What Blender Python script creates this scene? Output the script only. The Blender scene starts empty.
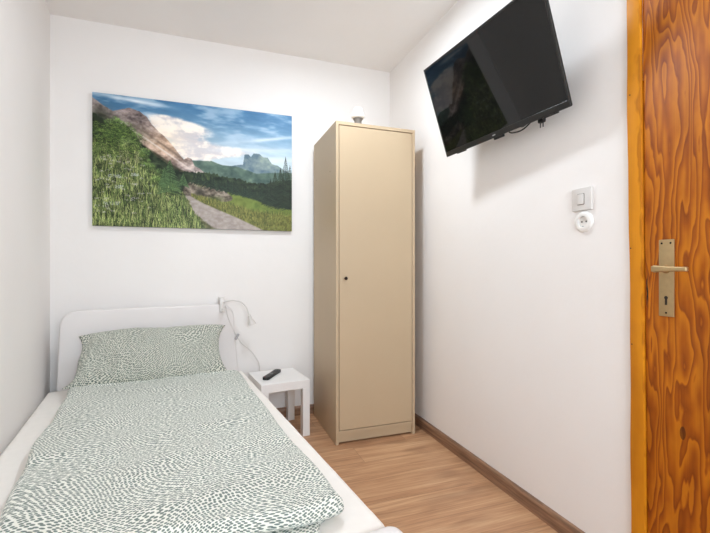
import bpy, bmesh, math, random
import numpy as np
from mathutils import Vector, Matrix, noise
random.seed(4)
rng = np.random.default_rng(7)
SC = bpy.context.scene
COL = SC.collection
R = math.radians

# ------------------------------------------------------------ helpers
def lin(c):
    return tuple(((v/255)/12.92 if v/255 <= .04045 else ((v/255+.055)/1.055)**2.4) for v in c) + (1,)

class NT:
    def __init__(s, name):
        s.m = bpy.data.materials.new(name); s.m.use_nodes = True
        s.t = s.m.node_tree; s.b = s.t.nodes['Principled BSDF']
    def n(s, kind, ins=None, **props):
        k = s.t.nodes.new('ShaderNode'+kind)
        for a, v in props.items(): setattr(k, a, v)
        for a, v in (ins or {}).items():
            if isinstance(v, bpy.types.NodeSocket): s.t.links.new(v, k.inputs[a])
            else: k.inputs[a].default_value = v
        return k
    def math(s, op, a, b=0, c=0, clamp=False):
        return s.n('Math', {0: a, 1: b, 2: c}, operation=op, use_clamp=clamp).outputs[0]
    def ramp(s, fac, stops, interp='LINEAR'):
        r = s.n('ValToRGB', {0: fac}); e = r.color_ramp; e.interpolation = interp
        while len(e.elements) < len(stops): e.elements.new(.5)
        for el, (p, c) in zip(e.elements, stops): el.position = p; el.color = c
        return r.outputs[0]
    def mix(s, fac, a, b, mode='MIX'):
        k = s.n('Mix', data_type='RGBA', blend_type=mode)
        for i, v in ((0, fac), (6, a), (7, b)):
            if isinstance(v, bpy.types.NodeSocket): s.t.links.new(v, k.inputs[i])
            else: k.inputs[i].default_value = v
        return k.outputs[2]
    def coords(s, scale=(1, 1, 1), rot=(0, 0, 0), out='Object'):
        tc = s.n('TexCoord')
        return s.n('Mapping', {'Vector': tc.outputs[out], 'Scale': scale, 'Rotation': rot}).outputs[0]
    def noise(s, vec, scale, detail=3, rough=.5, dist=0):
        return s.n('TexNoise', {'Vector': vec, 'Scale': scale, 'Detail': detail, 'Roughness': rough, 'Distortion': dist}).outputs[0]
    def bump(s, h, strength=.2, dist=.002):
        s.t.links.new(s.n('Bump', {'Height': h, 'Strength': strength, 'Distance': dist}).outputs[0], s.b.inputs['Normal'])
    def set(s, **kw):
        for a, v in kw.items():
            a = {'base': 'Base Color', 'rough': 'Roughness', 'metal': 'Metallic', 'spec': 'Specular IOR Level',
                 'coat': 'Coat Weight', 'coatr': 'Coat Roughness', 'sheen': 'Sheen Weight', 'ior': 'IOR',
                 'sss': 'Subsurface Weight', 'trans': 'Transmission Weight'}.get(a, a)
            if isinstance(v, bpy.types.NodeSocket): s.t.links.new(v, s.b.inputs[a])
            else: s.b.inputs[a].default_value = v
        return s.m

def simple(name, rgb, rough=.5, var=.03, scale=20, bump=0, **kw):
    t = NT(name); v = t.coords()
    nz = t.noise(v, scale, 3)
    c = lin(rgb)
    lo = tuple(x*(1-var) for x in c[:3])+(1,); hi = tuple(min(1, x*(1+var)) for x in c[:3])+(1,)
    t.set(base=t.ramp(nz, [(.3, lo), (.7, hi)]), rough=rough, **kw)
    if bump: t.bump(nz, bump, .002)
    return t.m

def obj(name, bm, mat, parent=None, smooth=False, loc=None, kind=None, matrix=None):
    me = bpy.data.meshes.new(name)
    bmesh.ops.recalc_face_normals(bm, faces=bm.faces)
    if smooth:
        for f in bm.faces: f.smooth = True
        for e in bm.edges:
            if len(e.link_faces) == 2 and e.calc_face_angle(0) > R(40): e.smooth = False
    bm.to_mesh(me); bm.free()
    for m in (mat if isinstance(mat, (list, tuple)) else [mat]): me.materials.append(m)
    o = bpy.data.objects.new(name, me); COL.objects.link(o)
    if parent: o.parent = parent
    if loc: o.location = loc
    if matrix is not None: o.matrix_local = matrix
    if kind: o['kind'] = kind
    return o

def empty(name, loc=(0, 0, 0), rz=0):
    o = bpy.data.objects.new(name, None); COL.objects.link(o)
    o.location = loc; o.rotation_euler = (0, 0, rz); o.empty_display_size = .05
    return o

def tag(o, label, cat, group=None):
    o['label'] = label; o['category'] = cat
    if group: o['group'] = group
    return o

def box(bm, x0, x1, y0, y1, z0, z1, bev=0, seg=2):
    vs = [bm.verts.new(p) for p in ((x0,y0,z0),(x1,y0,z0),(x1,y1,z0),(x0,y1,z0),(x0,y0,z1),(x1,y0,z1),(x1,y1,z1),(x0,y1,z1))]
    fs = [bm.faces.new([vs[i] for i in q]) for q in ((0,3,2,1),(4,5,6,7),(0,1,5,4),(1,2,6,5),(2,3,7,6),(3,0,4,7))]
    if bev:
        es = list({e for f in fs for e in f.edges})
        bmesh.ops.bevel(bm, geom=es, offset=bev, segments=seg, affect='EDGES', profile=.5)
    return bm

def mkbox(*a, **k): return box(bmesh.new(), *a, **k)

def lathe(bm, prof, seg=32, mat=Matrix()):
    rings = []
    for r, z in prof:
        if r < 1e-6: rings.append([bm.verts.new(mat @ Vector((0, 0, z)))])
        else: rings.append([bm.verts.new(mat @ Vector((r*math.cos(2*math.pi*i/seg), r*math.sin(2*math.pi*i/seg), z))) for i in range(seg)])
    for a, b in zip(rings, rings[1:]):
        for i in range(seg):
            j = (i+1) % seg
            if len(a) == 1 and len(b) == 1: continue
            if len(a) == 1: bm.faces.new((a[0], b[i], b[j]))
            elif len(b) == 1: bm.faces.new((a[i], a[j], b[0]))
            else: bm.faces.new((a[i], a[j], b[j], b[i]))
    return bm

def smooth_pts(pts, k=8):
    P = [Vector(p) for p in pts]; out = []
    for i in range(len(P)-1):
        p0 = P[max(i-1, 0)]; p1 = P[i]; p2 = P[i+1]; p3 = P[min(i+2, len(P)-1)]
        for j in range(k):
            t = j/k
            out.append(.5*((2*p1)+(p2-p0)*t+(2*p0-5*p1+4*p2-p3)*t*t+(3*p1-p0-3*p2+p3)*t**3))
    out.append(P[-1]); return out

def tube(bm, pts, r, seg=10, k=8):
    pts = smooth_pts(pts, k) if k > 1 else [Vector(p) for p in pts]
    rs = r if isinstance(r, (list, tuple)) else None
    up = Vector((.13, .21, 1)).normalized(); rings = []
    for i, p in enumerate(pts):
        d = (pts[min(i+1, len(pts)-1)]-pts[max(i-1, 0)]).normalized()
        a = d.cross(up)
        if a.length < .05: a = d.cross(Vector((1, 0, 0)))
        a.normalize(); b = d.cross(a).normalized(); up = a.cross(d)
        rr = r if rs is None else rs[0]+(rs[1]-rs[0])*i/(len(pts)-1)
        rings.append([bm.verts.new(p+rr*(a*math.cos(2*math.pi*q/seg)+b*math.sin(2*math.pi*q/seg))) for q in range(seg)])
    for A, B in zip(rings, rings[1:]):
        for q in range(seg): bm.faces.new((A[q], A[(q+1) % seg], B[(q+1) % seg], B[q]))
    bm.faces.new(rings[0][::-1]); bm.faces.new(rings[-1])
    return bm

def prism(bm, outline, mapf, d0, d1, bev=0, seg=3):
    """outline: list of (a,b); mapf(a,b,d) -> point; extruded from d0 to d1"""
    A = [bm.verts.new(mapf(a, b, d0)) for a, b in outline]; B = [bm.verts.new(mapf(a, b, d1)) for a, b in outline]
    f0 = bm.faces.new(A); f1 = bm.faces.new(B[::-1]); n = len(A)
    for i in range(n): bm.faces.new((A[i], A[(i+1) % n], B[(i+1) % n], B[i]))
    bmesh.ops.recalc_face_normals(bm, faces=bm.faces)
    if bev:
        es = list(set(f0.edges) | set(f1.edges))
        bmesh.ops.bevel(bm, geom=es, offset=bev, segments=seg, affect='EDGES', profile=.5)
    return bm

def rounded(x0, x1, y0, y1, r, seg=6):
    out = []
    for cx, cy, a0 in ((x1-r, y1-r, 0), (x0+r, y1-r, 90), (x0+r, y0+r, 180), (x1-r, y0+r, 270)):
        for i in range(seg+1):
            a = R(a0+90*i/seg); out.append((cx+r*math.cos(a), cy+r*math.sin(a)))
    return out

# ------------------------------------------------------------ camera (level, wide)
W, YB, ZC, CAMH = 1.325, 2.918, 2.548, 1.055
cam = bpy.data.cameras.new('camera'); co = bpy.data.objects.new('camera', cam); COL.objects.link(co)
cam.sensor_width = 36; cam.lens = 36*415/710; cam.clip_start = .02
co.location = (0, 0, CAMH); co.rotation_euler = (R(90), 0, R(-19.6))
SC.camera = co

# ------------------------------------------------------------ materials
def wall_mat(name, rgb):
    t = NT(name); v = t.coords()
    a = t.noise(v, 2.2, 3); b = t.noise(v, 55, 4, .6); c = t.noise(v, 9, 3)
    base = lin(rgb); lo = tuple(x*.975 for x in base[:3])+(1,)
    t.set(base=t.ramp(a, [(.3, lo), (.7, base)]), rough=.85, spec=.25)
    t.bump(t.math('ADD', t.math('MULTIPLY', c, .8), t.math('MULTIPLY', b, .25)), .35, .004)
    return t.m
M_wall = wall_mat('white_plaster', (240, 236, 233))
M_ceil = wall_mat('ceiling_paint', (240, 236, 233))

t = NT('oak_laminate'); v = t.coords()
sep = t.n('SeparateXYZ', {0: v}); X, Y = sep.outputs[0], sep.outputs[1]
row = t.math('FLOOR', t.math('DIVIDE', Y, .19))
rnd = t.n('TexWhiteNoise', {'W': row}, noise_dimensions='1D').outputs[0]
xs = t.math('ADD', X, t.math('MULTIPLY', rnd, 1.28)); colm = t.math('FLOOR', t.math('DIVIDE', xs, 1.28))
pid = t.n('TexWhiteNoise', {'Vector': t.n('CombineXYZ', {0: row, 1: colm}).outputs[0]}, noise_dimensions='2D').outputs[0]
gv = t.n('CombineXYZ', {0: t.math('MULTIPLY', xs, 1.6), 1: t.math('MULTIPLY', Y, 22), 2: t.math('MULTIPLY', pid, 40)}).outputs[0]
g1 = t.noise(gv, 1.0, 5, .6, .6)
gv2 = t.n('CombineXYZ', {0: t.math('MULTIPLY', xs, 5), 1: t.math('MULTIPLY', Y, 140), 2: t.math('MULTIPLY', pid, 30)}).outputs[0]
g2 = t.noise(gv2, 1.0, 3, .6)
gv3 = t.n('CombineXYZ', {0: t.math('MULTIPLY', xs, 2.6), 1: t.math('MULTIPLY', Y, 9), 2: t.math('MULTIPLY', pid, 20)}).outputs[0]
g3 = t.noise(gv3, 1.0, 2)
mixg = t.math('ADD', t.math('MULTIPLY', g1, .6), t.math('MULTIPLY', g2, .4))
wood = t.ramp(mixg, [(.30, lin((140, 99, 70))), (.48, lin((188, 144, 108))), (.66, lin((214, 176, 138)))])
wood = t.mix(t.math('MULTIPLY', t.ramp(g3, [(.52, (0,0,0,1)), (.68, (1,1,1,1))]), .5), wood, lin((128, 90, 64)))
wood = t.mix(t.math('MULTIPLY', pid, .22), wood, lin((160, 112, 78)))
fy = t.math('FRACT', t.math('DIVIDE', Y, .19)); fx = t.math('FRACT', t.math('DIVIDE', xs, 1.28))
sy = t.math('LESS_THAN', fy, .012); sx = t.math('LESS_THAN', fx, .002)
seam = t.math('MAXIMUM', sy, sx)
wood = t.mix(t.math('MULTIPLY', seam, .45), wood, lin((80, 52, 34)))
t.set(base=wood, rough=.42, spec=.4); t.bump(t.math('SUBTRACT', g2, seam), .12, .001)
M_floor = t.m

t = NT('oak_skirting'); v = t.coords((3, 3, 60))
g = t.noise(v, 1.5, 5, .6, .4)
t.set(base=t.ramp(g, [(.3, lin((104, 76, 58))), (.7, lin((164, 127, 100)))]), rough=.45)
M_skirt = t.m

def pine(name, lo, mid, hi, ysc, zsc, bands, off, ylin=9):
    t = NT(name); tc = t.n('TexCoord').outputs['Object']
    v = t.n('Mapping', {'Vector': tc, 'Scale': (1, ysc, zsc), 'Location': off}).outputs[0]
    warp = t.n('TexNoise', {'Vector': v, 'Scale': 1.0, 'Detail': 2.2, 'Roughness': .5, 'Distortion': .3}).outputs[0]
    wig = t.n('TexNoise', {'Vector': t.n('Mapping', {'Vector': tc, 'Scale': (1, 30, 14)}).outputs[0], 'Scale': 1, 'Detail': 2}).outputs[0]
    s = t.n('SeparateXYZ', {0: tc})
    val = t.math('ADD', t.math('MULTIPLY', warp, bands), t.math('ADD', t.math('MULTIPLY', s.outputs[1], ylin), t.math('MULTIPLY', wig, .7)))
    fr = t.math('FRACT', val)
    tri = t.math('POWER', fr, 1.6)
    fade = t.math('MULTIPLY', t.math('LESS_THAN', fr, .12), t.math('SUBTRACT', 1, t.math('DIVIDE', fr, .12)))
    tri = t.math('MAXIMUM', tri, fade)
    fib = t.n('TexNoise', {'Vector': t.n('Mapping', {'Vector': tc, 'Scale': (1, 420, 6)}).outputs[0], 'Scale': 1, 'Detail': 2}).outputs[0]
    blot = t.n('TexNoise', {'Vector': t.n('Mapping', {'Vector': tc, 'Scale': (1, 9, 2.2)}).outputs[0], 'Scale': 1, 'Detail': 3}).outputs[0]
    a = t.math('ADD', t.math('MULTIPLY', tri, t.math('ADD', .35, t.math('MULTIPLY', blot, .9))), t.math('MULTIPLY', t.math('SUBTRACT', fib, .5), .3))
    c = t.ramp(a, [(.05, hi), (.42, mid), (1.0, lo)])
    c = t.mix(t.ramp(blot, [(.55, (0,0,0,1)), (.8, (.5,.5,.5,1))]), c, lo)
    vn = t.n('TexVoronoi', {'Vector': t.n('Mapping', {'Vector': tc, 'Scale': (1, 3.2, 1.35), 'Location': (0, .35, .2)}).outputs[0], 'Scale': 1.7}, voronoi_dimensions='3D').outputs[0]
    c = t.mix(t.math('MULTIPLY', t.math('LESS_THAN', vn, .045), .7), c, lin((60, 28, 8)))
    t.set(base=c, rough=.5, spec=.3)
    t.bump(a, .08, .001)
    return t.m
M_door = pine('varnished_pine_door', lin((124, 56, 5)), lin((170, 90, 9)), lin((198, 118, 18)), 13, 1.8, 12, (0, .6, .3), 30)
M_casing = pine('varnished_pine_casing', lin((176, 104, 12)), lin((204, 128, 16)), lin((218, 142, 24)), 5, .45, 2.2, (0, 3, 1))

# patterned bed linen: rows of short grey-green dashes drifting in whorls
def linen(name, ink, base, cell=(.0118, .0086)):
    t = NT(name); uv = t.n('UVMap').outputs[0]
    w1 = t.n('TexNoise', {'Vector': uv, 'Scale': 4.6, 'Detail': 0.4, 'Roughness': .4}, noise_dimensions='2D').outputs['Color']
    wv = t.n('VectorMath', {0: w1, 1: (.5, .5, .5)}, operation='SUBTRACT').outputs[0]
    wv = t.n('VectorMath', {0: wv, 'Scale': .115}, operation='SCALE').outputs[0]
    p = t.n('VectorMath', {0: uv, 1: wv}, operation='ADD').outputs[0]
    p = t.n('Mapping', {'Vector': p, 'Scale': (1/cell[0], 1/cell[1], 1), 'Rotation': (0, 0, R(30))}).outputs[0]
    vo = t.n('TexVoronoi', {'Vector': p, 'Scale': 1, 'Randomness': .42}, voronoi_dimensions='2D')
    d = vo.outputs['Distance']
    ink_f = t.ramp(d, [(.33, (1,1,1,1)), (.43, (0,0,0,1))])
    tone = t.noise(uv, 7, 2)
    inkc = t.mix(tone, lin(ink), lin(tuple(min(255, i+38) for i in ink)))
    weave = t.noise(uv, 900, 2)
    t.set(base=t.mix(ink_f, lin(base), inkc), rough=.9, spec=.15, sheen=.15)
    t.bump(t.math('ADD', t.math('MULTIPLY', weave, .3), t.noise(uv, 28, 3)), .25, .004)
    return t.m
M_linen = linen('dash_print_cotton', (90, 104, 97), (234, 234, 225))
M_sheet = simple('white_jersey_sheet', (240, 235, 229), .9, .015, 30, .15, spec=.2)
M_bed = simple('white_satin_faux_leather', (226, 221, 219), .65, .01, 8, .05)
M_white = simple('white_foil_board', (236, 234, 232), .4, .01)
M_plastic = simple('white_plastic', (235, 232, 228), .35, .01)
M_plastic2 = simple('grey_white_plastic', (216, 212, 208), .4, .01)
M_lampgrey = simple('white_enamelled_metal', (216, 211, 207), .35, .01)
M_beige = simple('beige_melamine', (189, 167, 137), .5, .02, 3)
M_beige2 = simple('beige_melamine_edge', (204, 184, 156), .45, .02, 3)
M_black = simple('black_plastic', (13, 11, 10), .4, .05)
M_bezel = simple('dark_grey_plastic', (24, 22, 20), .3, .05)
M_silver = simple('silver_print', (170, 170, 170), .4, .02)
M_knob = simple('dark_bronze', (40, 30, 24), .4, .05, metal=.6)
M_brass = simple('brushed_bronze_aluminium', (186, 160, 118), .42, .06, 60, .05, metal=.75)
M_brassd = simple('dark_recess', (38, 26, 16), .7, .05)
M_leather = M_bed
t = NT('glossy_screen'); nz = t.noise(t.coords(), 5, 2)
t.set(base=t.ramp(nz, [(.3, (.004, .004, .004, 1)), (.7, (.006, .006, .006, 1))]), rough=.03, ior=1.5, spec=.45)
M_screen = t.m
M_btn = simple('grey_rubber', (120, 118, 116), .6, .02)

# ------------------------------------------------------------ the room
a_l = R(7.24); D = Vector((-math.sin(a_l), math.cos(a_l), 0)); N = Vector((math.cos(a_l), math.sin(a_l), 0))
LC = Vector((-.876, YB, 0)); YF = -1.3
LF = LC - D*((YB-YF)/D.y)
def quadwall(name, a, b, thick_dir, z0=0, z1=ZC, mat=M_wall, th=.12):
    bm = bmesh.new(); a, b = Vector(a), Vector(b); td = Vector(thick_dir)*th
    lo = [bm.verts.new((p.x, p.y, z0)) for p in (a, b, b+td, a+td)]; hi = [bm.verts.new((p.x, p.y, z1)) for p in (a, b, b+td, a+td)]
    bm.faces.new(lo); bm.faces.new(hi)
    for i in range(4): bm.faces.new((lo[i], lo[(i+1) % 4], hi[(i+1) % 4], hi[i]))
    return obj(name, bm, mat, kind='structure')
quadwall('wall_back', (-.876-.02, YB, 0), (W+.12, YB, 0), (0, 1, 0))
quadwall('wall_left', LC+D*.1, LF, -N)
# right wall with the door opening  (Y .10 .. .96, up to z 1.99)
DY0, DY1, DZ = .10, .95, 1.995
bm = bmesh.new(); box(bm, W, W+.12, DY1, YB, 0, ZC); box(bm, W, W+.12, YF, DY0, 0, ZC); box(bm, W, W+.12, DY0, DY1, DZ, ZC)
obj('wall_right', bm, M_wall, kind='structure')
# wall behind the camera with a window opening
wx0, wx1, wz0, wz1 = -.12, 1.12, .9, 2.15
bm = bmesh.new()
box(bm, LF.x-.1, wx0, YF-.2, YF, 0, ZC); box(bm, wx1, W+.12, YF-.2, YF, 0, ZC)
box(bm, wx0, wx1, YF-.2, YF, 0, wz0); box(bm, wx0, wx1, YF-.2, YF, wz1, ZC)
obj('wall_front', bm, M_wall, kind='structure')
bm = bmesh.new()
for x in (wx0, (wx0+wx1)/2-.03, wx1-.06): box(bm, x, x+.06, YF-.14, YF-.08, wz0, wz1, .004)
for z in (wz0, wz1-.06): box(bm, wx0+.06, wx1-.06, YF-.14, YF-.08, z, z+.06, .004)
obj('window_1', bm, M_plastic, kind='structure')
obj('floor', mkbox(-1.2, W+.12, YF-.2, YB+.12, -.06, 0), M_floor, kind='structure')
obj('ceiling', mkbox(-1.2, W+.12, YF-.2, YB+.12, ZC, ZC+.06), M_ceil, kind='structure')

def skirting(name, a, b, inward):
    a, b, w = Vector(a), Vector(b), Vector(inward)
    prof = [(0, 0), (.015, 0), (.015, .051), (.012, .059), (.006, .065), (0, .065)]
    bm = bmesh.new()
    A = [bm.verts.new(a+w*p+Vector((0, 0, q))) for p, q in prof]; B = [bm.verts.new(b+w*p+Vector((0, 0, q))) for p, q in prof]
    bm.faces.new(A); bm.faces.new(B[::-1])
    for i in range(6): bm.faces.new((A[i], A[(i+1) % 6], B[(i+1) % 6], B[i]))
    return obj(name, bm, M_skirt, kind='structure')
skirting('baseboard_right', (W, 1.003, 0), (W, YB, 0), (-1, 0, 0))
skirting('baseboard_back', (-.86, YB, 0), (W-.015, YB, 0), (0, -1, 0))

# door casing (leans a hair, as the old frame does) and the plank door
def yz_slab(name, pts, x0, x1, mat, bev, parent=None, kind=None):
    bm = prism(bmesh.new(), pts, lambda a, b, d: Vector((d, a, b)), x0, x1, bev, 2)
    return obj(name, bm, mat, parent, smooth=True, kind=kind)
def lean(y, z): return y+(z-1.055)*.0100
zt = 2.05
edge = [(lean(.989, z)+.0018*math.sin(z*5.1)+.001*math.sin(z*17), z) for z in np.linspace(0, zt, 26)]
inner = [(lean(.944, z), z) for z in (1.985, 0)]
yz_slab('trim_1', edge+[(.10-.05, zt), (.10-.05, 0), (.10, 0), (.10, 1.985)]+inner, W-.012, W+.05, M_casing, .003, kind='structure')
door = yz_slab('door_1', [(.102, .004), (lean(.9415, 0), .004), (lean(.9415, 1.983), 1.983), (.102, 1.983)], W-.004, W+.036, M_door, .0025, kind='structure')
# small filled cracks and a nail hole on the timber
bm = bmesh.new()
crack = [(.9335+.0012*math.sin(i*.9), .925+i*.0085) for i in range(13)]
pl = [(y+.0030*math.sin(math.pi*i/12)*(.7+.3*math.sin(i*2.1)), z) for i, (y, z) in enumerate(crack)]; pr = [(y-.0022*math.sin(math.pi*i/12)-.0003, z) for i, (y, z) in enumerate(crack)]
prism(bm, pl+pr[::-1], lambda a, b, d: Vector((d, a, b)), W-.0045, W-.0035)
obj('crack', bm, M_brassd, door)
bm = bmesh.new()
for y, z in ((.982, 1.115), (.978, .80), (.985, 1.62)):
    lathe(bm, [(.0, 0), (.0022, 0), (.0022, .0006), (0, .0006)], 10, Matrix.Translation((W-.0122, y, z)) @ Matrix.Rotation(R(-90), 4, 'Y'))
obj('nail_hole', bm, M_brassd, door)
# door plate + lever
pm = lambda a, b, d: Vector((d, a, b))
plate = obj('door_handle', prism(bmesh.new(), rounded(.850, .894, .903, 1.137, .0015, 2), pm, W-.010, W-.004, .0012, 2), M_brass, door, smooth=True)
plate['label'] = 'bronze-coloured long plate and lever'
bm = bmesh.new()
lathe(bm, [(0, 0), (.013, 0), (.012, .006), (.009, .012), (.0085, .045), (0, .045)], 24, Matrix.Translation((W-.010, .872, 1.047)) @ Matrix.Rotation(R(-90), 4, 'Y'))
obj('lever_neck', bm, M_brass, plate, smooth=True)
bm = bmesh.new()
def lev(a, b, d): return Vector((d, a, b))
out = []
prof = [(.883, .0085), (.875, .0115), (.864, .0105), (.835, .0080), (.80, .0070), (.787, .0074), (.784, .006)]
outl = [(y, 1.047+h) for y, h in prof]+[(y, 1.047-h*.85) for y, h in prof[::-1]]
prism(bm, outl, lev, W-.062, W-.049, .0035, 3)
obj('lever', bm, M_brass, plate, smooth=True)
bm = bmesh.new()
for y, z in ((.859, 1.126), (.885, 1.126), (.872, .914)):
    lathe(bm, [(0, 0), (.0032, 0), (.0025, .0012), (0, .0014)], 12, Matrix.Translation((W-.010, y, z)) @ Matrix.Rotation(R(-90), 4, 'Y'))
obj('screw', bm, M_knob, plate)
key = [(.872+.0055*math.cos(a), .960+.0055*math.sin(a)) for a in np.linspace(-.9, math.pi+.9, 14)]+[(.8685, .938), (.8755, .938)]
obj('keyhole', prism(bmesh.new(), key, pm, W-.0104, W-.0098), M_brassd, plate)

# ------------------------------------------------------------ light switch and socket
sw = empty('light_switch', (W, 1.176, 1.306))
tag(sw, 'square white rocker light switch on the wall above the round socket', 'light switch')
sp = lambda a, b, d: Vector((-d, a, b))
obj('frame', prism(bmesh.new(), rounded(-.043, .043, -.042, .042, .003, 3), sp, 0, .010, .002, 2), M_plastic2, sw, smooth=True)
obj('rocker', prism(bmesh.new(), rounded(-.012, .016, -.019, .019, .003, 3), sp, .0101, .0145, .0015, 2), M_plastic2, sw, smooth=True)
obj('rocker_gap', prism(bmesh.new(), rounded(-.014, .018, -.021, .021, .003, 3), sp, .0100, .0104), simple('grey_seam', (120, 114, 108), .7), sw)
so = empty('wall_socket', (W, 1.171, 1.222))
tag(so, 'round white earthed wall socket right below the light switch', 'socket')
RX = Matrix.Rotation(R(-90), 4, 'Y')
bm = lathe(bmesh.new(), [(.0205, 0), (.0395, 0), (.0395, .004), (.037, .008), (.030, .0105), (.0215, .0112), (.0200, .0105), (.0195, .0012), (0, .0012)], 48, RX)
obj('cover', bm, M_plastic, so, smooth=True)
bm = bmesh.new()
for y in (-.0095, .0095): lathe(bm, [(0, .0012), (.0032, .0012), (.0032, .0022), (0, .0022)], 14, Matrix.Translation((0, y, 0)) @ RX)
obj('pin_hole', bm, M_brassd, so)
for z in (-.0182, .0182): obj('earth_clip', mkbox(-.010, -.0015, -.003, .003, z-.0012, z+.0012), M_silver, so)

# ------------------------------------------------------------ wardrobe
wx, wX, wy, wY, wh = .714, 1.235, 2.340, 2.872, 1.915
wd = empty('wardrobe', ((wx+wX)/2, (wy+wY)/2, 0))
tag(wd, 'tall narrow beige single-door wardrobe in the corner of the room', 'wardrobe')
def wb(name, x0, x1, y0, y1, z0, z1, mat=M_beige, bev=.0012, parent=wd):
    c = Vector(((wx+wX)/2, (wy+wY)/2, 0))
    return obj(name, mkbox(x0-c.x, x1-c.x, y0-c.y, y1-c.y, z0, z1, bev=bev), mat, parent)
T = .018
for x in (wx, wX-T): wb('side_panel', x, x+T, wy, wY, 0, wh)
wb('top_panel', wx+T, wX-T, wy, wY, wh-.020, wh)
wb('bottom_panel', wx+T, wX-T, wy+.002, wY, .063, .080)
wb('plinth', wx+T, wX-T, wy+.012, wy+.028, .010, .063)
wb('back_panel', wx+T, wX-T, wY-.006, wY-.002, .08, wh-.02)
wb('shelf', wx+T, wX-T, wy+.03, wY-.006, 1.60, 1.618)
wdoor = wb('door', wx+T+.0035, wX-T-.003, wy+.001, wy+.018, .0845, wh-.0245)
for y_, z_ in ((2.465, 1.641), (2.80, 1.652)):
    obj('screw_cap', lathe(bmesh.new(), [(0, 0), (.004, 0), (.003, .0008), (0, .0008)], 12, Matrix.Translation((-(wX-wx)/2, y_-(wy+wY)/2, z_)) @ Matrix.Rotation(R(-90), 4, 'Y')), simple('dowel_brown', (120, 100, 76), .6), wd)
M4 = Matrix.Translation((.772-(wx+wX)/2, wy+.001-(wy+wY)/2, .985)) @ Matrix.Rotation(R(90), 4, 'X')
obj('knob', lathe(bmesh.new(), [(0, 0), (.0055, 0), (.005, .008), (.0095, .012), (.0105, .018), (.008, .022), (0, .0225)], 24, M4), M_knob, wdoor, smooth=True)

# small white plug-in device on the wardrobe
c = empty('canister', (.892, 2.45, wh))
tag(c, 'small white plastic canister standing on top of the wardrobe', 'canister')
obj('body', lathe(bmesh.new(), [(0, .068), (.034, .068), (.041, .074), (.042, .092), (.038, .099), (.033, .101), (.031, .124), (.025, .133), (0, .135)], 32), M_plastic, c, smooth=True)
obj('base', lathe(bmesh.new(), [(0, 0), (.030, 0), (.028, .006), (.024, .010), (.022, .050), (.032, .0675), (0, .0675)], 32), simple('grey_plastic', (120, 114, 108), .5), c, smooth=True)

# ------------------------------------------------------------ side table + remote
th_ = .350
OB = Vector((-.837, 2.80, 0)); tc_ = OB+N*1.244-D*.271
tb = empty('side_table', tc_, a_l)
tag(tb, 'small square white side table between the bed and the wardrobe', 'side table')
obj('tabletop', mkbox(-.1525, .1525, -.171, .171, th_-.052, th_, bev=.002), M_white, tb)
L = .045
for x in (-.1525, .1525-L):
    for y in (-.171, .171-L):
        obj('leg', mkbox(x, x+L, y, y+L, 0, th_-.052, bev=.0015), M_white, tb)
rd = math.atan2(2.80-2.605, .452-.336)
rm = empty('remote_control', (.394, 2.702, th_), rd)
tag(rm, 'black remote control lying on the white side table', 'remote control')
RL = .112
outl = [(-RL, -.0), (-RL+.004, -.017), (-RL+.016, -.0225), (0, -.020), (RL-.016, -.0225), (RL-.004, -.017), (RL, 0),
        (RL-.004, .017), (RL-.016, .0225), (0, .020), (-RL+.016, .0225), (-RL+.004, .017)]
obj('housing', prism(bmesh.new(), outl, lambda a, b, d: Vector((a, b, d)), 0, .018, .004, 3), M_black, rm, smooth=True)
bm = bmesh.new()
lathe(bm, [(0, .018), (.0125, .018), (.012, .0195), (.007, .0198), (0, .0192)], 20, Matrix.Translation((-.015, 0, 0)))
obj('dial_button', bm, M_btn, rm, smooth=True)
for i in range(5):
    for j in range(3):
        x = .022+i*.016; y = (j-1)*.0125
        obj('button', mkbox(x-.004, x+.004, y-.0035, y+.0035, .0180, .0195, bev=.001), M_btn if (i+j) % 4 == 0 else M_bezel, rm)
obj('power_button', lathe(bmesh.new(), [(0, .018), (.004, .018), (.0035, .0196), (0, .0198)], 14, Matrix.Translation((-.095, .009, 0))), simple('red_rubber', (150, 40, 34), .5), rm)

# ------------------------------------------------------------ bed (its own frame: s across, t from head to foot)
O = Vector((-.837, 2.80, 0))
bed = empty('bed', O, a_l)
tag(bed, 'white single bed frame with a round-cornered headboard along the left wall', 'bed')
def L3(s, t, z): return Vector((s, -t, z))        # local coordinates of things placed at O, turned by a_l
# headboard: flared panel with rounded top corners
hb = []
def edge_s(z, side):   # outline flare
    k = (z-.10)/.66
    return (.030+.020*k**1.5) if side < 0 else (1.046-.046*k**1.3)
zs = np.linspace(.10, .71, 9)
for z in zs: hb.append((edge_s(z, 1), z))
r = .085
for i in range(1, 10):
    a = R(90*i/9); hb.append((edge_s(.71, 1)-r+r*math.cos(a), .722+r*math.sin(a)))
for i in range(0, 9):
    a = R(90+90*i/9); hb.append((edge_s(.71, -1)+r+r*math.cos(a), .718+r*math.sin(a)*.98))
for z in zs[::-1]: hb.append((edge_s(z, -1), z))
obj('headboard', prism(bmesh.new(), hb, lambda a, b, d: L3(a, d, b), .020, .062, .012, 4), M_bed, bed, smooth=True)
fb = [(1.088, .06), (1.088, .325)]+[(1.088-.055+.055*math.cos(R(a)), .328+.055*math.sin(R(a))) for a in range(10, 91, 10)]
fb += [(-.0+.055-.055*math.sin(R(a)), .328+.055*math.cos(R(a))) for a in range(0, 91, 10)]+[(0, .06)]
obj('footboard', prism(bmesh.new(), fb, lambda a, b, d: L3(a, d, b), 1.948, 2.003, .022, 5), M_bed, bed, smooth=True)
for s in (.006, 1.018):
    bm = mkbox(s, s+.026, -1.948, -.062, .13, .27, bev=.006, seg=3); obj('side_rail', bm, M_bed, bed, smooth=True)
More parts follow.
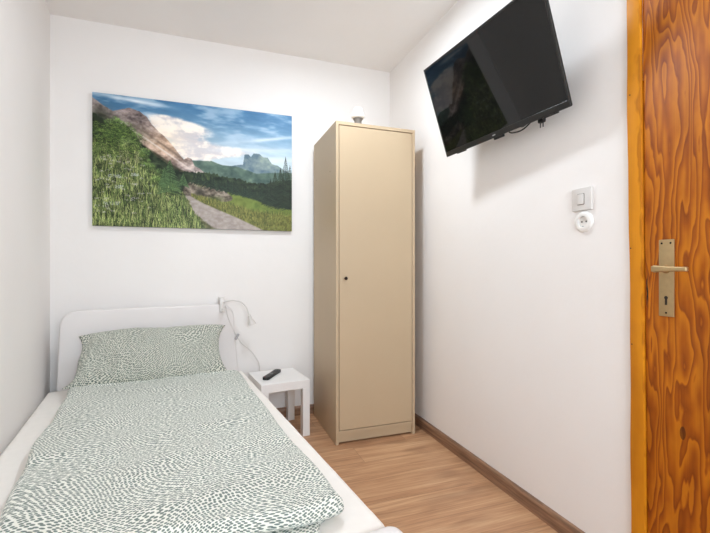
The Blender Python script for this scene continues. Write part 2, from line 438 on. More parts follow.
obj('slat_base', mkbox(.032, 1.018, -1.94, -.066, .165, .185, bev=.003), M_white, bed)
for s in (.05, .99):
    for tt in (.10, 1.88):
        obj('leg', mkbox(s-.02, s+.02, -tt-.02, -tt+.02, 0, .165, bev=.004), M_white, bed)

# mattress in a white fitted sheet
def slab(name, sf, tf, z0, thick, rr, nx, ny, mat, parent=None, wr=None, bulge=.0, under=.5, uvo=(0, 0)):
    """soft slab; sf(u,v), tf(u,v) give s,t for u,v in 0..1; rounded rim radius rr; wr(s,t) extra height"""
    bm = bmesh.new(); uvl = bm.loops.layers.uv.new('UVMap')
    def warp(u):   # concentrate samples at rims
        return .5-.5*math.cos(math.pi*u) if True else u
    us = [warp(i/nx)*.6+.4*i/nx for i in range(nx+1)]; vs = [warp(i/ny)*.6+.4*i/ny for i in range(ny+1)]
    top, bot, st = {}, {}, {}
    c00 = Vector((sf(0, .5), 0)); 
    wS = abs(sf(1, .5)-sf(0, .5)); wT = abs(tf(.5, 1)-tf(.5, 0))
    for i, u in enumerate(us):
        for j, v in enumerate(vs):
            s, t_ = sf(u, v), tf(u, v)
            e = [min(u, 1-u)*wS, min(v, 1-v)*wT]
            # combined rim distance
            q = [max(0, 1-x/rr) for x in e]; k = min(1, math.hypot(*q))
            h = math.sqrt(max(0, 1-k*k))
            # corner rounding: pull beyond-radius points in
            if math.hypot(*q) > 1:
                f = 1/math.hypot(*q)
                s += (1-f)*q[0]*rr*(1 if u < .5 else -1)*(1 if sf(1, .5) > sf(0, .5) else -1)
                t_ += (1-f)*q[1]*rr*(1 if v < .5 else -1)
            extra = (wr(s, t_) if wr else 0)*h
            zt_ = z0+thick*under+(thick*(1-under)+bulge*h)*h+extra
            zb_ = z0+thick*under-thick*under*h
            st[i, j] = (s+uvo[0]+(1-h)*thick*.7*(1 if u > .5 else -1)*(q[0] > 0), t_+uvo[1]+(1-h)*thick*.7*(1 if v > .5 else -1)*(q[1] > 0))
            top[i, j] = bm.verts.new(L3(s, t_, zt_))
            rim = i in (0, nx) or j in (0, ny)
            bot[i, j] = top[i, j] if rim else bm.verts.new(L3(s, t_, zb_))
    def face(d, ids):
        vv = [d[k] for k in ids]
        if len(set(vv)) < 3: return
        f = bm.faces.new(vv)
        for lp, k in zip(f.loops, ids): lp[uvl].uv = st[k]
    for i in range(nx):
        for j in range(ny):
            ids = [(i, j), (i+1, j), (i+1, j+1), (i, j+1)]
            face(top, ids)
            if not all(bot[k] is top[k] for k in ids): face(bot, ids[::-1])
    bmesh.ops.recalc_face_normals(bm, faces=bm.faces)
    me = bpy.data.meshes.new(name)
    for f in bm.faces: f.smooth = True
    bm.to_mesh(me); bm.free(); me.materials.append(mat)
    o = bpy.data.objects.new(name, me); COL.objects.link(o)
    o.location = O; o.rotation_euler = (0, 0, a_l)
    return o
def nz(s, t, f, seed=0): return noise.noise(Vector((s*f, t*f, seed)))
ml = lambda s, t: .0015*nz(s, t, 6)+.001*nz(s, t, 19, 3)
mat_ = slab('mattress', lambda u, v: -.012+1.080*u, lambda u, v: .066+1.878*v, .187, .177, .024, 60, 90, M_sheet, wr=ml, under=.55)
tag(mat_, 'single mattress in a plain white fitted sheet under the patterned duvet', 'mattress')

# duvet: lower folded layer + upper layer, one piece of bedding
def wrk(s, t):
    a = .007*nz(s, t, 3.1)+.0045*nz(s*1.0, t*1.6, 7.5, 2)+.0022*nz(s, t, 17, 5)
    ridge = .006*max(0, 1-abs((t-.55)+.25*(s-.5)+.05*nz(s, t, 4, 8))/.05)*max(0, nz(s, t, 3, 11)+.3)
    return a+ridge+.35*max(0, .36-t)*max(0, min(1, (s-.17)/.08))*max(0, min(1, (.93-s)/.08))
def up_s(u, v):
    l = .116+.022*min(1, v*1.3)+.010*math.sin(v*9)+.006*math.sin(v*23); r_ = .990-.024*min(1, v*1.8)+.003*math.sin(v*17)
    r_ += -.02*(1-v)*0
    return l+(r_-l)*u
def up_t(u, v):
    head = .292+.016*u+.006*math.sin(u*7)+.01*math.sin(u*19)
    k = min(1, max(0, (u-.45)/.4)); foot = 1.815+.066*k*k*(3-2*k)+.004*math.sin(u*23)
    return head+(foot-head)*v
duv = slab('duvet', up_s, up_t, .385, .038, .026, 130, 200, M_linen, wr=wrk, bulge=.008, under=.42)
tag(duv, 'duvet in white cotton with grey-green dashes spread over the bed', 'duvet')
def lo_s(u, v):
    t_ = .50+1.46*v
    r_ = np.interp(t_, [0, 1.5, 1.82, 1.836, 1.848, 1.87, 1.90, 2.0], [.94, .915, .965, .958, .905, .888, .872, .862])
    return .17+(r_-.17)*u
def lo_t(u, v): return .50+1.46*v
low = slab('folded_under_layer', lo_s, lo_t, .3668, .018, .012, 70, 150, M_linen, wr=lambda s, t: .003*nz(s, t, 6, 4), under=.4, uvo=(2.3, .7))
low.location = (0, 0, 0); low.rotation_euler = (0, 0, 0); low.parent = duv

# pillow leaning against the headboard
def pillow():
    bm = bmesh.new(); uvl = bm.loops.layers.uv.new('UVMap'); n1, n2 = 70, 46
    tv = Vector((0, .215, .285)).normalized()          # up along the pillow (local: -t is +y)
    nrm = Vector((0, -.285, .215)).normalized()
    org = Vector((.535, -.232, .552))
    V, B, S = {}, {}, {}
    for i in range(n1+1):
        for j in range(n2+1):
            u = -1+2*i/n1; v = -1+2*j/n2
            px = u*.412*(1-.085*(1-v*v)*abs(u)**3) ; py = v*.172*(1-.03*(1-u*u)*abs(v)**3)
            # ears
            ear = (abs(u)*abs(v))**5
            px += .040*ear*(1 if u > 0 else -1)*(1.0 if (u < 0 and v < 0) else .5); py += .012*ear*(1 if v > 0 else -1)
            if v < 0 and u < 0: px += .012*(-v)**2*(-u)**4; py += .035*(v*u)**3
            if v > 0 and u < 0: px += .045*v*(-u); py -= .035*v*(-u)**6
            if u > 0: px -= .030*u; py -= .030*v*u**6*(v > 0)
            th = .070*(max(0, 1-abs(u)**2.6))**.55*(max(0, 1-abs(v)**2.3))**.55
            cr = .022*nz(px, py, 8, 1)+.014*nz(px*2.2, py, 13, 3)+.004*nz(px, py, 32, 7)+.008*math.exp(-((v-.1+.3*u)/.12)**2)*nz(px, 0, 5)
            fr = th+cr*min(1, th/.03)
            bk = th*.75
            P = org+Vector((px, 0, 0))+tv*py
            # sag: middle of the top edge settles a little
            P.z -= .012*(1-abs(u)**2)*0+.004*math.sin(u*5)
            V[i, j] = bm.verts.new(P+nrm*fr)
            rim = i in (0, n1) or j in (0, n2)
            B[i, j] = V[i, j] if rim else bm.verts.new(P-nrm*bk)
            S[i, j] = (px+5, py*1.15+3)
    def face(d, ids):
        f = bm.faces.new([d[k] for k in ids]); f.smooth = True
        for lp, k in zip(f.loops, ids): lp[uvl].uv = S[k]
    for i in range(n1):
        for j in range(n2):
            ids = [(i, j), (i+1, j), (i+1, j+1), (i, j+1)]
            face(V, ids)
            if not all(B[k] is V[k] for k in ids): face(B, ids[::-1])
    bmesh.ops.recalc_face_normals(bm, faces=bm.faces)
    me = bpy.data.meshes.new('pillow'); bm.to_mesh(me); bm.free(); me.materials.append(M_pil)
    o = bpy.data.objects.new('pillow', me); COL.objects.link(o)
    o.location = O; o.rotation_euler = (0, 0, a_l)
    return o
M_pil = linen('dash_print_pillow_cotton', (66, 80, 74), (214, 213, 200), (.0105, .0078))
tag(pillow(), 'pillow in dash-patterned cotton leaning against the white headboard', 'pillow')

# ------------------------------------------------------------ clip-on reading lamp on the headboard
lamp = empty('reading_lamp', O+N*.933-D*.03+Vector((0, 0, .80)), a_l)
tag(lamp, 'white gooseneck reading lamp clipped on the right end of the headboard', 'reading lamp')
def ll(s, t, z): return Vector((s-.933, -(t-.03), z-.80))
bm = bmesh.new()
p = [ll(.912, .005, .775), ll(.945, .078, .852)]
box(bm, p[0].x, p[1].x, ll(0, .077, 0).y, ll(0, .063, 0).y, -.045, .052, bev=.004)     # front jaw
box(bm, p[0].x, p[1].x, ll(0, .019, 0).y, ll(0, .006, 0).y, -.02, .052, bev=.004)      # rear jaw
box(bm, p[0].x, p[1].x, ll(0, .063, 0).y, ll(0, .019, 0).y, .036, .052)
obj('clamp', bm, M_lampgrey, lamp, smooth=True)
obj('thumb_screw', lathe(bmesh.new(), [(0, 0), (.011, 0), (.011, .012), (.005, .014), (.004, .028), (0, .028)], 18, Matrix.Translation(ll(.93, .09, .757)) ), M_lampgrey, lamp, smooth=True)
obj('gooseneck', tube(bmesh.new(), [ll(.935, .078, .822), ll(.955, .085, .828), ll(.995, .10, .833), ll(1.04, .11, .822), ll(1.072, .115, .79), ll(1.087, .118, .75), ll(1.092, .12, .722)], .0045, 10), M_lampgrey, lamp, smooth=True)
mh = Matrix.Translation(ll(1.092, .12, .735)) @ Matrix.Rotation(R(-18), 4, 'Y') @ Matrix.Rotation(R(8), 4, 'X')
obj('lamp_shade', lathe(bmesh.new(), [(0, .0), (.009, -.001), (.011, -.012), (.013, -.03), (.026, -.062), (.0275, -.066), (.0255, -.065), (.012, -.03), (0, -.026)], 28, mh), M_lampgrey, lamp, smooth=True)
cord = [ll(.94, .05, .79), ll(.952, .068, .74), ll(.966, .082, .69), ll(.99, .085, .64), ll(1.02, .088, .588), ll(1.045, .086, .545), ll(1.08, .075, .505), ll(1.12, .058, .47), ll(1.16, .052, .425), ll(1.18, .052, .37)]
cord = [ll(.945, .10, .80), ll(.958, .09, .74), ll(.975, .085, .69), ll(1.0, .08, .63), ll(1.030, .07, .575), ll(1.06, .055, .535), ll(1.11, .045, .49), ll(1.15, .044, .44), ll(1.175, .046, .385), ll(1.18, .046, .30), ll(1.18, .046, .02)]
obj('cord', tube(bmesh.new(), cord, .0026, 8), M_plastic2, lamp, smooth=True)
ms = Matrix.Translation(ll(1.022, .074, .589)) @ Matrix.Rotation(R(30), 4, 'Y')
bm = prism(bmesh.new(), rounded(-.007, .007, -.022, .022, .005, 4), lambda a, b, d: ms @ Vector((a, d, b)), -.007, .007, .002, 2)
obj('cord_switch', bm, simple('grey_switch', (168, 166, 166), .4), lamp, smooth=True)

# ------------------------------------------------------------ television on a swing arm
TL = Vector((1.034, 1.870, 2.052)); TR_ = Vector((1.095, 1.143, 2.061)); BL = Vector((1.176, 1.876, 1.623)); BR = Vector((1.236, 1.149, 1.633))
ux = ((TR_-TL)+(BR-BL)).normalized(); vy = ((TL-BL)+(TR_-BR)).normalized(); vy = (vy-ux*vy.dot(ux)).normalized(); nn = ux.cross(vy).normalized()
ctr = (TL+TR_+BL+BR)/4; TW, TH = .730, .450
Mtv = Matrix.Translation(ctr) @ Matrix((ux, vy, nn)).transposed().to_4x4()
tv = empty('television', ctr); tv.matrix_world = Mtv
tag(tv, 'black flat-screen television tilted down on a bracket high on the right wall', 'television')
flat = lambda a, b, d: Vector((a, b, d))
h_, w_ = TH/2, TW/2
bm = bmesh.new()
ou = rounded(-w_, w_, -h_, h_, .006, 4)
prism(bm, ou, flat, -.012, -.003, .002, 2)
prism(bm, rounded(-w_*.72, w_*.72, -h_+.02, h_*.55, .03, 4), flat, -.052, -.0115, .012, 3)
obj('back_cover', bm, M_black, tv, smooth=True)
bm = bmesh.new()   # bezel as a ring, wide at the foot
inn = (-w_+.009, w_-.009, -h_+.024, h_-.009)
for x0, x1, y0, y1 in ((-w_, w_, -h_, inn[2]), (-w_, w_, inn[3], h_), (-w_, inn[0], inn[2], inn[3]), (inn[1], w_, inn[2], inn[3])):
    box(bm, x0+.0003, x1-.0003, y0, y1, -.0032, .0, bev=.0006, seg=1)
obj('bezel', bm, M_bezel, tv)
obj('screen', mkbox(inn[0], inn[1], inn[2], inn[3], -.0035, -.0012), M_screen, tv)
obj('sensor', mkbox(-.028, .028, -h_-.010, -h_+.001, -.014, -.002, bev=.002), M_black, tv)
obj('logo', mkbox(-.027, -.010, -h_+.009, -h_+.014, 0, .0006), M_silver, tv)
for x in (-.26, .27):
    obj('foot_mount', mkbox(x-.03, x+.03, -h_-.004, -h_+.002, -.020, -.006, bev=.001), M_black, tv)
# wall bracket (in the TV's own frame the wall lies behind)
inv = Mtv.inverted()
def tl(p): return inv @ Vector(p)
bm = bmesh.new()
prism(bm, rounded(-.10, .10, -.10, .10, .01, 3), flat, -.060, -.0505, .002, 2)
obj('mounting_plate', bm, M_black, tv, smooth=True)
bm = bmesh.new()
q = [tl(p) for p in ((W-.001, 1.44, 1.75), (W-.001, 1.50, 1.75), (W-.001, 1.50, 1.95), (W-.001, 1.44, 1.95))]
q2 = [tl((W-.014, p[0], p[1])) for p in ((1.44, 1.75), (1.50, 1.75), (1.50, 1.95), (1.44, 1.95))]
va = [bm.verts.new(p) for p in q]; vb = [bm.verts.new(p) for p in q2]
bm.faces.new(va); bm.faces.new(vb)
for i in range(4): bm.faces.new((va[i], va[(i+1) % 4], vb[(i+1) % 4], vb[i]))
tube(bm, [tl((W-.012, 1.47, 1.85)), (0, .0, -.066)], .016, 12, k=1)
obj('bracket_arm', bm, M_black, tv, smooth=True)
# hanging cables and the loose plug below the lower edge
def below(a, dep, drop): # point under the TV back, world offset
    return tl(Mtv @ Vector((a, -h_+.03, dep))+Vector((0, 0, -drop)))
bm = tube(bmesh.new(), [below(-.01, -.045, -.05), below(.03, -.045, .024), below(.07, -.045, .042), below(.12, -.045, .040), below(.17, -.045, .010), below(.18, -.045, -.04)], .003, 8)
obj('cable', bm, M_black, tv, smooth=True)
bm = tube(bmesh.new(), [below(.06, -.045, -.05), below(.085, -.045, .014), below(.115, -.045, .030), below(.145, -.045, .012), below(.155, -.045, -.04)], .0025, 8)
obj('cable', bm, M_black, tv, smooth=True)
bm = tube(bmesh.new(), [below(.205, -.045, -.04), below(.208, -.045, 0), below(.208, -.045, .018)], .003, 8)
obj('cable', bm, M_black, tv, smooth=True)
pc = Mtv @ Vector((.208, -h_+.03, -.045))+Vector((0, 0, -.03))
bm = bmesh.new(); box(bm, -.009, .009, -.014, .014, -.016, .016, bev=.004)
for y in (-.007, .007): lathe(bm, [(0, 0), (.0022, 0), (.0022, -.018), (0, -.018)], 10, Matrix.Translation((0, y, -.016)))
bmesh.ops.transform(bm, matrix=inv @ Matrix.Translation(pc), verts=bm.verts)
obj('plug', bm, M_black, tv, smooth=True)

# ------------------------------------------------------------ landscape print
PX0, PX1, PZ0, PZ1 = -.655, .560, 1.303, 2.111
pic = tag(obj('landscape_picture', mkbox(PX0, PX1, YB-.022, YB-.002, PZ0, PZ1, bev=.001), simple('dark_panel_edge', (60, 58, 52), .6)), 'large mountain-path landscape photo print on the wall above the bed', 'picture')
NXP, NYP = 520, 346
def paint():
    w, h = NXP+1, NYP+1
    V_, U_ = np.mgrid[0:h, 0:w]; U = U_/(w-1); Vv = V_/(h-1)
    def vnoise(fx, fy, seed, octv=4, ridge=False):
        g = np.random.default_rng(seed); tot = np.zeros((h, w)); amp = 1; sm = 0
        for o_ in range(octv):
            nx_, ny_ = max(2, int(fx*2**o_)), max(2, int(fy*2**o_)); G = g.random((ny_+2, nx_+2))
            x = U*nx_; y = Vv*ny_; xi = x.astype(int); yi = y.astype(int); fx_ = x-xi; fy_ = y-yi
            fx_ = fx_*fx_*(3-2*fx_); fy_ = fy_*fy_*(3-2*fy_)
            n_ = (G[yi, xi]*(1-fx_)+G[yi, xi+1]*fx_)*(1-fy_)+(G[yi+1, xi]*(1-fx_)+G[yi+1, xi+1]*fx_)*fy_
            tot += amp*n_; sm += amp; amp *= .55
        return tot/sm
    im = np.zeros((h, w, 3))
    def C(*c): return np.array(c, float)
    def blend(mask, col): 
        nonlocal im
        mask = np.clip(mask, 0, 1)[..., None]; im = im*(1-mask)+np.asarray(col)*mask
    def sstep(a, b, x): t_ = np.clip((x-a)/(b-a), 0, 1); return t_*t_*(3-2*t_)
    def curve(pts): xs_, ys_ = zip(*pts); return np.interp(U, xs_, ys_)
    n1 = vnoise(5, 9, 1, 5); n2 = vnoise(14, 14, 2, 5); n3 = vnoise(60, 60, 3, 3); n4 = vnoise(9, 22, 4, 4); n5 = vnoise(30, 24, 5, 4); nv = vnoise(120, 26, 6, 3)
    # sky
    k = sstep(0, .46, Vv)[..., None]
    im = C(66, 120, 164)*(1-k)+C(184, 202, 212)*k
    im += ((n4-.5)*36)[..., None]
    im += (U[..., None]-.5)*C(4, 10, 16)
    def blob(cx, cy, rx, ry, rot=0, soft=1.): 
        dx = U-cx; dy = Vv-cy; c_, s_ = math.cos(rot), math.sin(rot)
        a = (dx*c_+dy*s_)/rx; b = (-dx*s_+dy*c_)/ry
        return np.exp(-(a*a+b*b)*soft)
    cl = blob(.40, .20, .15, .055, .08)*1.3+blob(.44, .30, .14, .06, .25)*1.1+blob(.33, .14, .08, .03, .1)*.8+blob(.58, .37, .22, .045, -.1)*1.1+blob(.48, .40, .10, .06)*1.0
    cl = cl*(.2+1.0*n4+.7*n5)
    blend(sstep(.25, .85, cl)*.92, C(200, 192, 194)+(C(244, 230, 216)-C(200, 192, 194))*sstep(.36, .62, n5*.5+n4*.5)[..., None])
    st_ = blob(.88, .22, .16, .014, -.28)*1.0+blob(.76, .33, .2, .018, -.12)*.9+blob(.18, .03, .14, .014, .1)+blob(.92, .40, .14, .03, -.1)*.8
    blend(st_*(.5+n4)*.75, C(214, 220, 226))
    blend(sstep(.46, .68, n4*.5+n1*.5)*sstep(.5, .1, Vv)*.45, C(206, 216, 224))
    blend(blob(.30, .33, .12, .12)*.5, C(255, 226, 186))
    # far peak
    pk = curve([(0, 1), (.60, .485), (.66, .475), (.70, .46), (.726, .455), (.735, .37), (.755, .365), (.77, .385), (.785, .352), (.815, .350), (.84, .375), (.862, .375), (.885, .425), (.92, .44), (.96, .475), (1, .50)])+.012*(n5-.5)
    blend(sstep(0, .006, Vv-pk), np.stack([112+70*(n5-.5)*1.4+24*(n2-.4), 134+60*(n5-.5)*1.4+24*(n2-.4), 142+40*(n5-.5)], -1))
    hill = curve([(0, 1), (.40, .46), (.56, .44), (.62, .47), (.70, .475), (.80, .52), (.9, .50), (1, .49)])+.01*(n5-.5)
    blend(sstep(0, .008, Vv-hill)*.95, np.stack([88+70*(n5-.5), 112+70*(n5-.5), 98+50*(n5-.5)], -1))
    # left mountain
    rd_ = curve([(0, .035), (.05, .09), (.09, .125), (.13, .10), (.165, .085), (.21, .105), (.245, .14), (.27, .20), (.32, .27), (.36, .33), (.395, .40), (.42, .45), (.44, .43), (.46, .44), (.475, .49), (.55, .56), (.70, .68), (1, .9)])+.012*(n5-.5)
    sh_ = (n5-.5)*110+(n2-.5)*70
    diag = np.sin((U*1.0+Vv*-1.4)*60+n2*9)*8
    warm = np.clip(blob(.33, .36, .14, .14), 0, 1)[..., None]
    sh_ = sh_*1.15+(n3-.5)*70; mc = np.stack([140+sh_+diag, 126+sh_*.95+diag, 124+sh_*.9+diag], -1)+warm*C(56, 38, 14)
    blend(sstep(0, .006, Vv-rd_), mc)
    cliff = blob(.18, .17, .075, .03, .35)
    blend(cliff*(n5 > .5)*.7, C(88, 70, 66)); 
    # scree streak and dark slope below it
    sc = curve([(0, .10), (.12, .20), (.24, .30), (.36, .42), (.46, .52), (.54, .575), (.62, .62), (1, .8)])
    lowm = curve([(0, .16), (.10, .24), (.20, .33), (.30, .42), (.38, .50), (.48, .58), (.60, .62), (1, .7)])
    blend(sstep(0, .02, Vv-lowm), np.stack([84+70*(n5-.5), 80+70*(n5-.5), 58+50*(n5-.5)], -1))
    blend(np.exp(-((Vv-sc-.012)/.0075)**2)*(U > .10)*(U < .56)*.75*(.5+n5), C(214, 200, 190))
    blend(np.exp(-((Vv-sc+.03)/.012)**2)*(U > .16)*(U < .42)*.4, C(86, 72, 62))
    # mid forest
    fr = curve([(0, .15), (.06, .20), (.13, .30), (.22, .36), (.30, .45), (.40, .54), (.47, .545), (.54, .535), (.60, .555), (.70, .575), (.78, .60), (.86, .60), (.92, .57), (1, .55)])+.03*(nv-.5)+.012*(n3-.5)
    gfor = (n5-.5)*60+(n3-.5)*50
    blend(sstep(0, .01, Vv-fr), np.stack([50+gfor, 66+gfor, 42+gfor*.7], -1))
    # meadow
    me_ = curve([(0, 1), (.50, .64), (.58, .655), (.68, .69), (.80, .74), (.88, .78), (1, .80)])
    blend(sstep(0, .02, Vv-me_)*(U > .5), np.stack([118+50*(n5-.5)+14*(n2-.5), 134+50*(n5-.5), 56+30*(n5-.5)], -1))
    dark2 = blob(.80, .72, .26, .012, .22)*.0+blob(.93, .70, .10, .10)*1.1
    blend(sstep(.35, .8, dark2*(.6+.9*n5)), np.stack([40+gfor*.6, 56+gfor*.6, 38+gfor*.4], -1))
    fg = curve([(0, 1), (.46, .74), (.56, .765), (.68, .80), (.80, .84), (1, .86)])+.012*(n3-.5)
    olive = (n3-.5)*90+(nv-.5)*50
    blend(sstep(0, .015, Vv-fg)*(U > .44), np.stack([112+olive, 116+olive, 50+olive*.6], -1))
    # rocks / huts
    hut = blob(.50, .68, .055, .065)*1.4+blob(.585, .71, .05, .05)*1.4+blob(.455, .70, .04, .05)*1.2+blob(.64, .745, .04, .035)
    hm = sstep(.5, .7, hut+.5*(n5-.5))
    rk = (n3-.5)*120+(n5-.5)*130
    blend(hm, np.stack([118+rk, 106+rk*.95, 92+rk*.9], -1))
    blend(blob(.52, .62, .035, .035)*1.2*(n5 > .42), C(120, 134, 62)); blend(blob(.50, .71, .02, .03), C(64, 60, 50)); blend(blob(.57, .755, .05, .02)*.8, C(80, 96, 40))
    # path
    pl_ = curve([(0, 0), (.42, .745), (.43, .77), (.44, .82), (.47, .88), (.53, .94), (.60, 1.0), (1, 1.4)])
    pt = curve([(0, 1.2), (.42, .735), (.45, .735), (.52, .79), (.60, .84), (.70, .90), (.78, .955), (.86, 1.01), (1, 1.05)])
    pm_ = sstep(-.004, .012, Vv-pt)*(U > .415)
    left_edge = np.interp(Vv, [.73, .78, .84, .90, .96, 1], [.425, .44, .455, .49, .53, .57])
    pm_ = pm_*sstep(-.01, .012, U-left_edge+.03*(n3-.5))
    gp = (n3-.5)*34+(n5-.5)*24
    blend(pm_, np.stack([164+gp, 152+gp, 144+gp], -1))
    # foreground grass patch below the path
    gl = sstep(.0, .03, left_edge+.26*np.clip(Vv-.86, 0, 1)-U+.04*(n5-.5))*sstep(.82, .90, Vv+.03*(n3-.5))
    blend(gl*.85, np.stack([106+olive*.8, 106+olive*.8, 74+olive*.6], -1))
    # left bushes
    bu = curve([(0, .20), (.06, .23), (.10, .20), (.15, .22), (.20, .30), (.24, .44), (.28, .54), (.34, .62), (.40, .68), (.44, .76), (.47, .86), (.50, .93), (.55, 1.0), (1, 1.3)])+.05*(n5-.5)
    leaf = (n3-.5)*120+(n5-.5)*150+(n2-.5)*60
    blend(sstep(0, .012, Vv-bu), np.stack([76+leaf, 88+leaf, 50+leaf*.7], -1))
    blend(blob(.08, .30, .10, .07)*1.1*(n5 > .35), np.stack([64+leaf*.5, 92+leaf*.5, 42+leaf*.4], -1))
    blend(blob(.03, .22, .05, .10)*.9, C(40, 52, 34))
    # strokes ---------------------------------------------------------------
    g = np.random.default_rng(11)
    def put(x, y, col, a=1.0):
        xi, yi = int(x*(w-1)), int(y*(h-1))
        if 0 <= xi < w and 0 <= yi < h: im[yi, xi] = im[yi, xi]*(1-a)+np.array(col)*a
    def stroke(x, y, dx, dy, col, a=.8, wd=1):
        L_ = max(abs(dx)*(w-1), abs(dy)*(h-1)); m_ = max(2, int(L_*1.2))
        for i in range(m_):
            f_ = i/(m_-1)
            for q_ in range(wd): put(x+dx*f_+q_/(w-1)+.15*dx*math.sin(f_*3), y+dy*f_, col, a*(1-.4*f_))
    def bu_at(x): return np.interp(x, [0, .06, .10, .15, .20, .24, .28, .34, .40, .44, .47, .50, .55], [.20, .23, .20, .22, .30, .44, .54, .62, .68, .76, .86, .93, 1.0])
    # grass blades, foreground left
    for _ in range(5200):
        x = g.random()*.53; lo_ = max(bu_at(x)+.06, .38); 
        if lo_ > .99: continue
        y = lo_+(1.04-lo_)*g.random()**.8
        b = g.random(); sh__ = .75+.55*n5[min(h-1, int(y*(h-1))), int(x*(w-1))]; col = sh__*(np.array([182, 190, 112]) if b > .66 else np.array([96, 122, 54]) if b > .35 else np.array([38, 52, 30]))*(.8+.4*g.random())
        ln = .02+.05*g.random()*(.4+y)
        stroke(x, y, (g.random()-.5)*.02, -ln, col, .7)
    # shrubs and small trees scattered down the slope
    for _ in range(46):
        cx_ = .02+.40*g.random(); cy_ = bu_at(cx_)-.01+.10*g.random(); rr_ = .012+.020*g.random()
        tone = np.array([64, 84, 40])*(.7+.6*g.random())
        for _k in range(150):
            a_ = g.random()*6.28; q_ = rr_*g.random()**.5
            stroke(cx_+q_*math.cos(a_), cy_+q_*1.3*math.sin(a_), .004*math.cos(a_), .006*math.sin(a_), np.clip(tone*(1.15-.9*(math.sin(a_)*q_/rr_))*(.8+.4*g.random()), 18, 200), .7)
    # leaf tufts on the bush
    for _ in range(2600):
        x = .01+.25*g.random(); y = .2+.27*g.random()
        if y < bu_at(x)+.01: continue
        an = g.random()*6.28; b = g.random()
        col = (np.array([124, 150, 66]) if b > .6 else np.array([70, 98, 40]) if b > .3 else np.array([34, 46, 28]))*(.8+.4*g.random())
        stroke(x, y, .012*math.cos(an), .010*math.sin(an), col, .75)
    # flowers
    for _ in range(60):
        x = .02+.28*g.random()**1.3; y = .45+.45*g.random()
        if y < bu_at(x)+.1: continue
        for _k in range(int(6+10*g.random())): put(x+.010*(g.random()-.5)*2, y+.006*(g.random()-.5)*2, (198+20*g.random(), 196, 200), .75)
    for cx_, cy_, rr_ in ((.10, .62, .03), (.085, .83, .035), (.12, .70, .02), (.19, .60, .018)):
        for _k in range(80): put(cx_+rr_*(g.random()-.5)*2, cy_+.012*(g.random()-.5)*2, (190, 196, 204), .7)
    for cx_ in (.13, .155, .20):
        for _k in range(130): put(cx_+.01*(g.random()-.5)*2, .42+.10*g.random(), (176, 166, 128), .55)
    # meadow / right grass texture
    for _ in range(2600):
        x = .46+.54*g.random(); y0_ = np.interp(x, [.46, .56, .68, .8, 1], [.74, .765, .80, .84, .86])
        top_path = np.interp(x, [.45, .52, .60, .70, .78, .86, 1], [.735, .79, .84, .90, .955, 1.01, 1.05])
        y = y0_+(min(1, top_path)-y0_)*g.random()
        b = g.random(); col = np.array([152, 146, 70]) if b > .5 else np.array([74, 84, 38])
        stroke(x, y, (g.random()-.5)*.006, -.012-.014*g.random(), col*(.8+.4*g.random()), .6)
    # conifers
    def fir(x, yb, ht, wd_, col, dens=60):
        for i in range(dens):
            f_ = i/dens; y = yb-ht*(1-f_); hw = 1.45*wd_*(f_**.85)*(.7+.5*g.random())
            for s_ in (-1, 1):
                c2 = np.array(col)*(.6+.8*g.random()); stroke(x, y, s_*hw, .012+.25*hw, c2, .85, 1)
        stroke(x, yb-ht, 0, ht*.9, np.array(col)*.6, .7)
    for x, yb, ht, wd_ in ((.355, .72, .26, .040), (.33, .66, .14, .02), (.42, .66, .10, .018)): fir(x, yb, ht, wd_, (76, 104, 62), 110)
    for i in range(90):
        x = .46+.5*g.random(); yb = np.interp(x, [.45, .6, .75, .9, 1], [.60, .66, .70, .74, .76])+.03*g.random(); fir(x, yb, .05+.05*g.random(), .012, (44, 62, 44), 22)
    for x, yb, ht, wd_ in ((.905, .79, .30, .030), (.935, .80, .34, .034), (.965, .80, .44, .036), (.99, .81, .38, .034), (.88, .78, .22, .024), (.86, .77, .17, .02), (.95, .80, .26, .03)):
        fir(x, yb, ht, wd_, (44, 58, 40), 120)
    return np.clip(im, 0, 255)
img = paint()
img = 112+(img-112)*1.22-6
gy = img.mean(-1, keepdims=True)
img = np.clip((gy+(img-gy)*.80)*.96+8, 0, 255)
def tolin(a):
    a = a/255.; return np.where(a <= .04045, a/12.92, ((a+.055)/1.055)**2.4)
li = tolin(img)
h_p, w_p = img.shape[:2]
xs_ = np.linspace(PX0, PX1, w_p); zs_ = np.linspace(PZ1, PZ0, h_p)
XX, ZZ = np.meshgrid(xs_, zs_)
verts = np.stack([XX, np.full_like(XX, YB-.0225), ZZ], -1).reshape(-1, 3)
idx = np.arange(h_p*w_p).reshape(h_p, w_p)
faces = np.stack([idx[:-1, :-1], idx[1:, :-1], idx[1:, 1:], idx[:-1, 1:]], -1).reshape(-1, 4)
me = bpy.data.meshes.new('printed_image')
me.vertices.add(len(verts)); me.vertices.foreach_set('co', verts.ravel())
me.loops.add(len(faces)*4); me.loops.foreach_set('vertex_index', faces.ravel().astype(np.int32))
me.polygons.add(len(faces)); me.polygons.foreach_set('loop_start', np.arange(0, len(faces)*4, 4, dtype=np.int32))
me.update(calc_edges=True)
ca = me.color_attributes.new('print', 'FLOAT_COLOR', 'POINT')
ca.data.foreach_set('color', np.concatenate([li.reshape(-1, 3), np.ones((len(verts), 1))], 1).ravel())
t = NT('printed_picture')
cn = t.n('Attribute', attribute_name='print').outputs['Color']
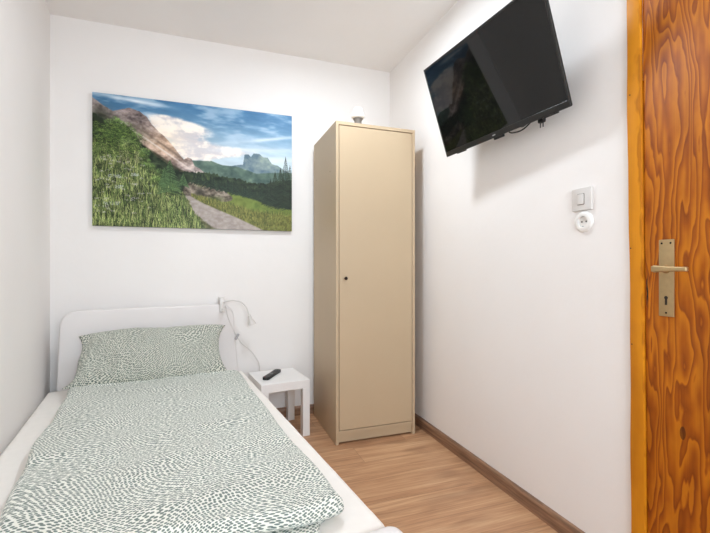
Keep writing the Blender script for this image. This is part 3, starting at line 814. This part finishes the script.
t.set(base=cn, rough=.45, spec=.3)
me.materials.append(t.m)
po = bpy.data.objects.new('printed_image', me); COL.objects.link(po); po.parent = pic

# ------------------------------------------------------------ ceiling lamp (above the frame) and light
LX, LY = .62, 1.93
cl = empty('ceiling_lamp', (LX, LY, ZC))
tag(cl, 'round white flush ceiling lamp in front of the wardrobe', 'ceiling lamp')
obj('base', lathe(bmesh.new(), [(0, 0), (.12, 0), (.125, -.014), (.12, -.016), (0, -.016)], 40), M_plastic, cl, smooth=True)
t = NT('lit_opal_glass'); t.set(base=(.9, .9, .9, 1), rough=.4)
t.b.inputs['Emission Color'].default_value = (.92, .97, 1, 1); t.b.inputs['Emission Strength'].default_value = 3
obj('diffuser', lathe(bmesh.new(), [(.115, -.016), (.11, -.027), (.09, -.036), (.05, -.042), (0, -.044)], 40), t.m, cl, smooth=True)
def area(name, loc, rot, size, power, color, shape='DISK', sy=None):
    l = bpy.data.lights.new(name, 'AREA'); l.shape = shape; l.size = size; l.energy = power; l.color = color
    if sy: l.size_y = sy
    o = bpy.data.objects.new(name, l); COL.objects.link(o); o.location = loc; o.rotation_euler = rot; return o
area('ceiling_lamp_light', (LX, LY, ZC-.05), (0, 0, 0), .20, 17, (.87, .965, 1.05))
# daylight enters through the window opening behind the camera
wl = area('window_daylight', ((wx0+wx1)/2, YF-.22, (wz0+wz1)/2), (R(90), 0, 0), wx1-wx0, 66, (.80, .945, 1.06), 'RECTANGLE', wz1-wz0)
wl.rotation_euler = (R(-90), 0, 0); wl.rotation_euler = (R(90), 0, R(0))
w_ = bpy.data.worlds.new('daylight'); SC.world = w_; w_.use_nodes = True
w_.node_tree.nodes['Background'].inputs[0].default_value = (.72, .86, 1, 1); w_.node_tree.nodes['Background'].inputs[1].default_value = 1.5
vs = SC.view_settings; vs.view_transform = 'Standard'; vs.look = 'None'; vs.gamma = 1; vs.use_curve_mapping = False; vs.exposure = -.16
SC.cycles.max_bounces = 12; SC.cycles.diffuse_bounces = 8
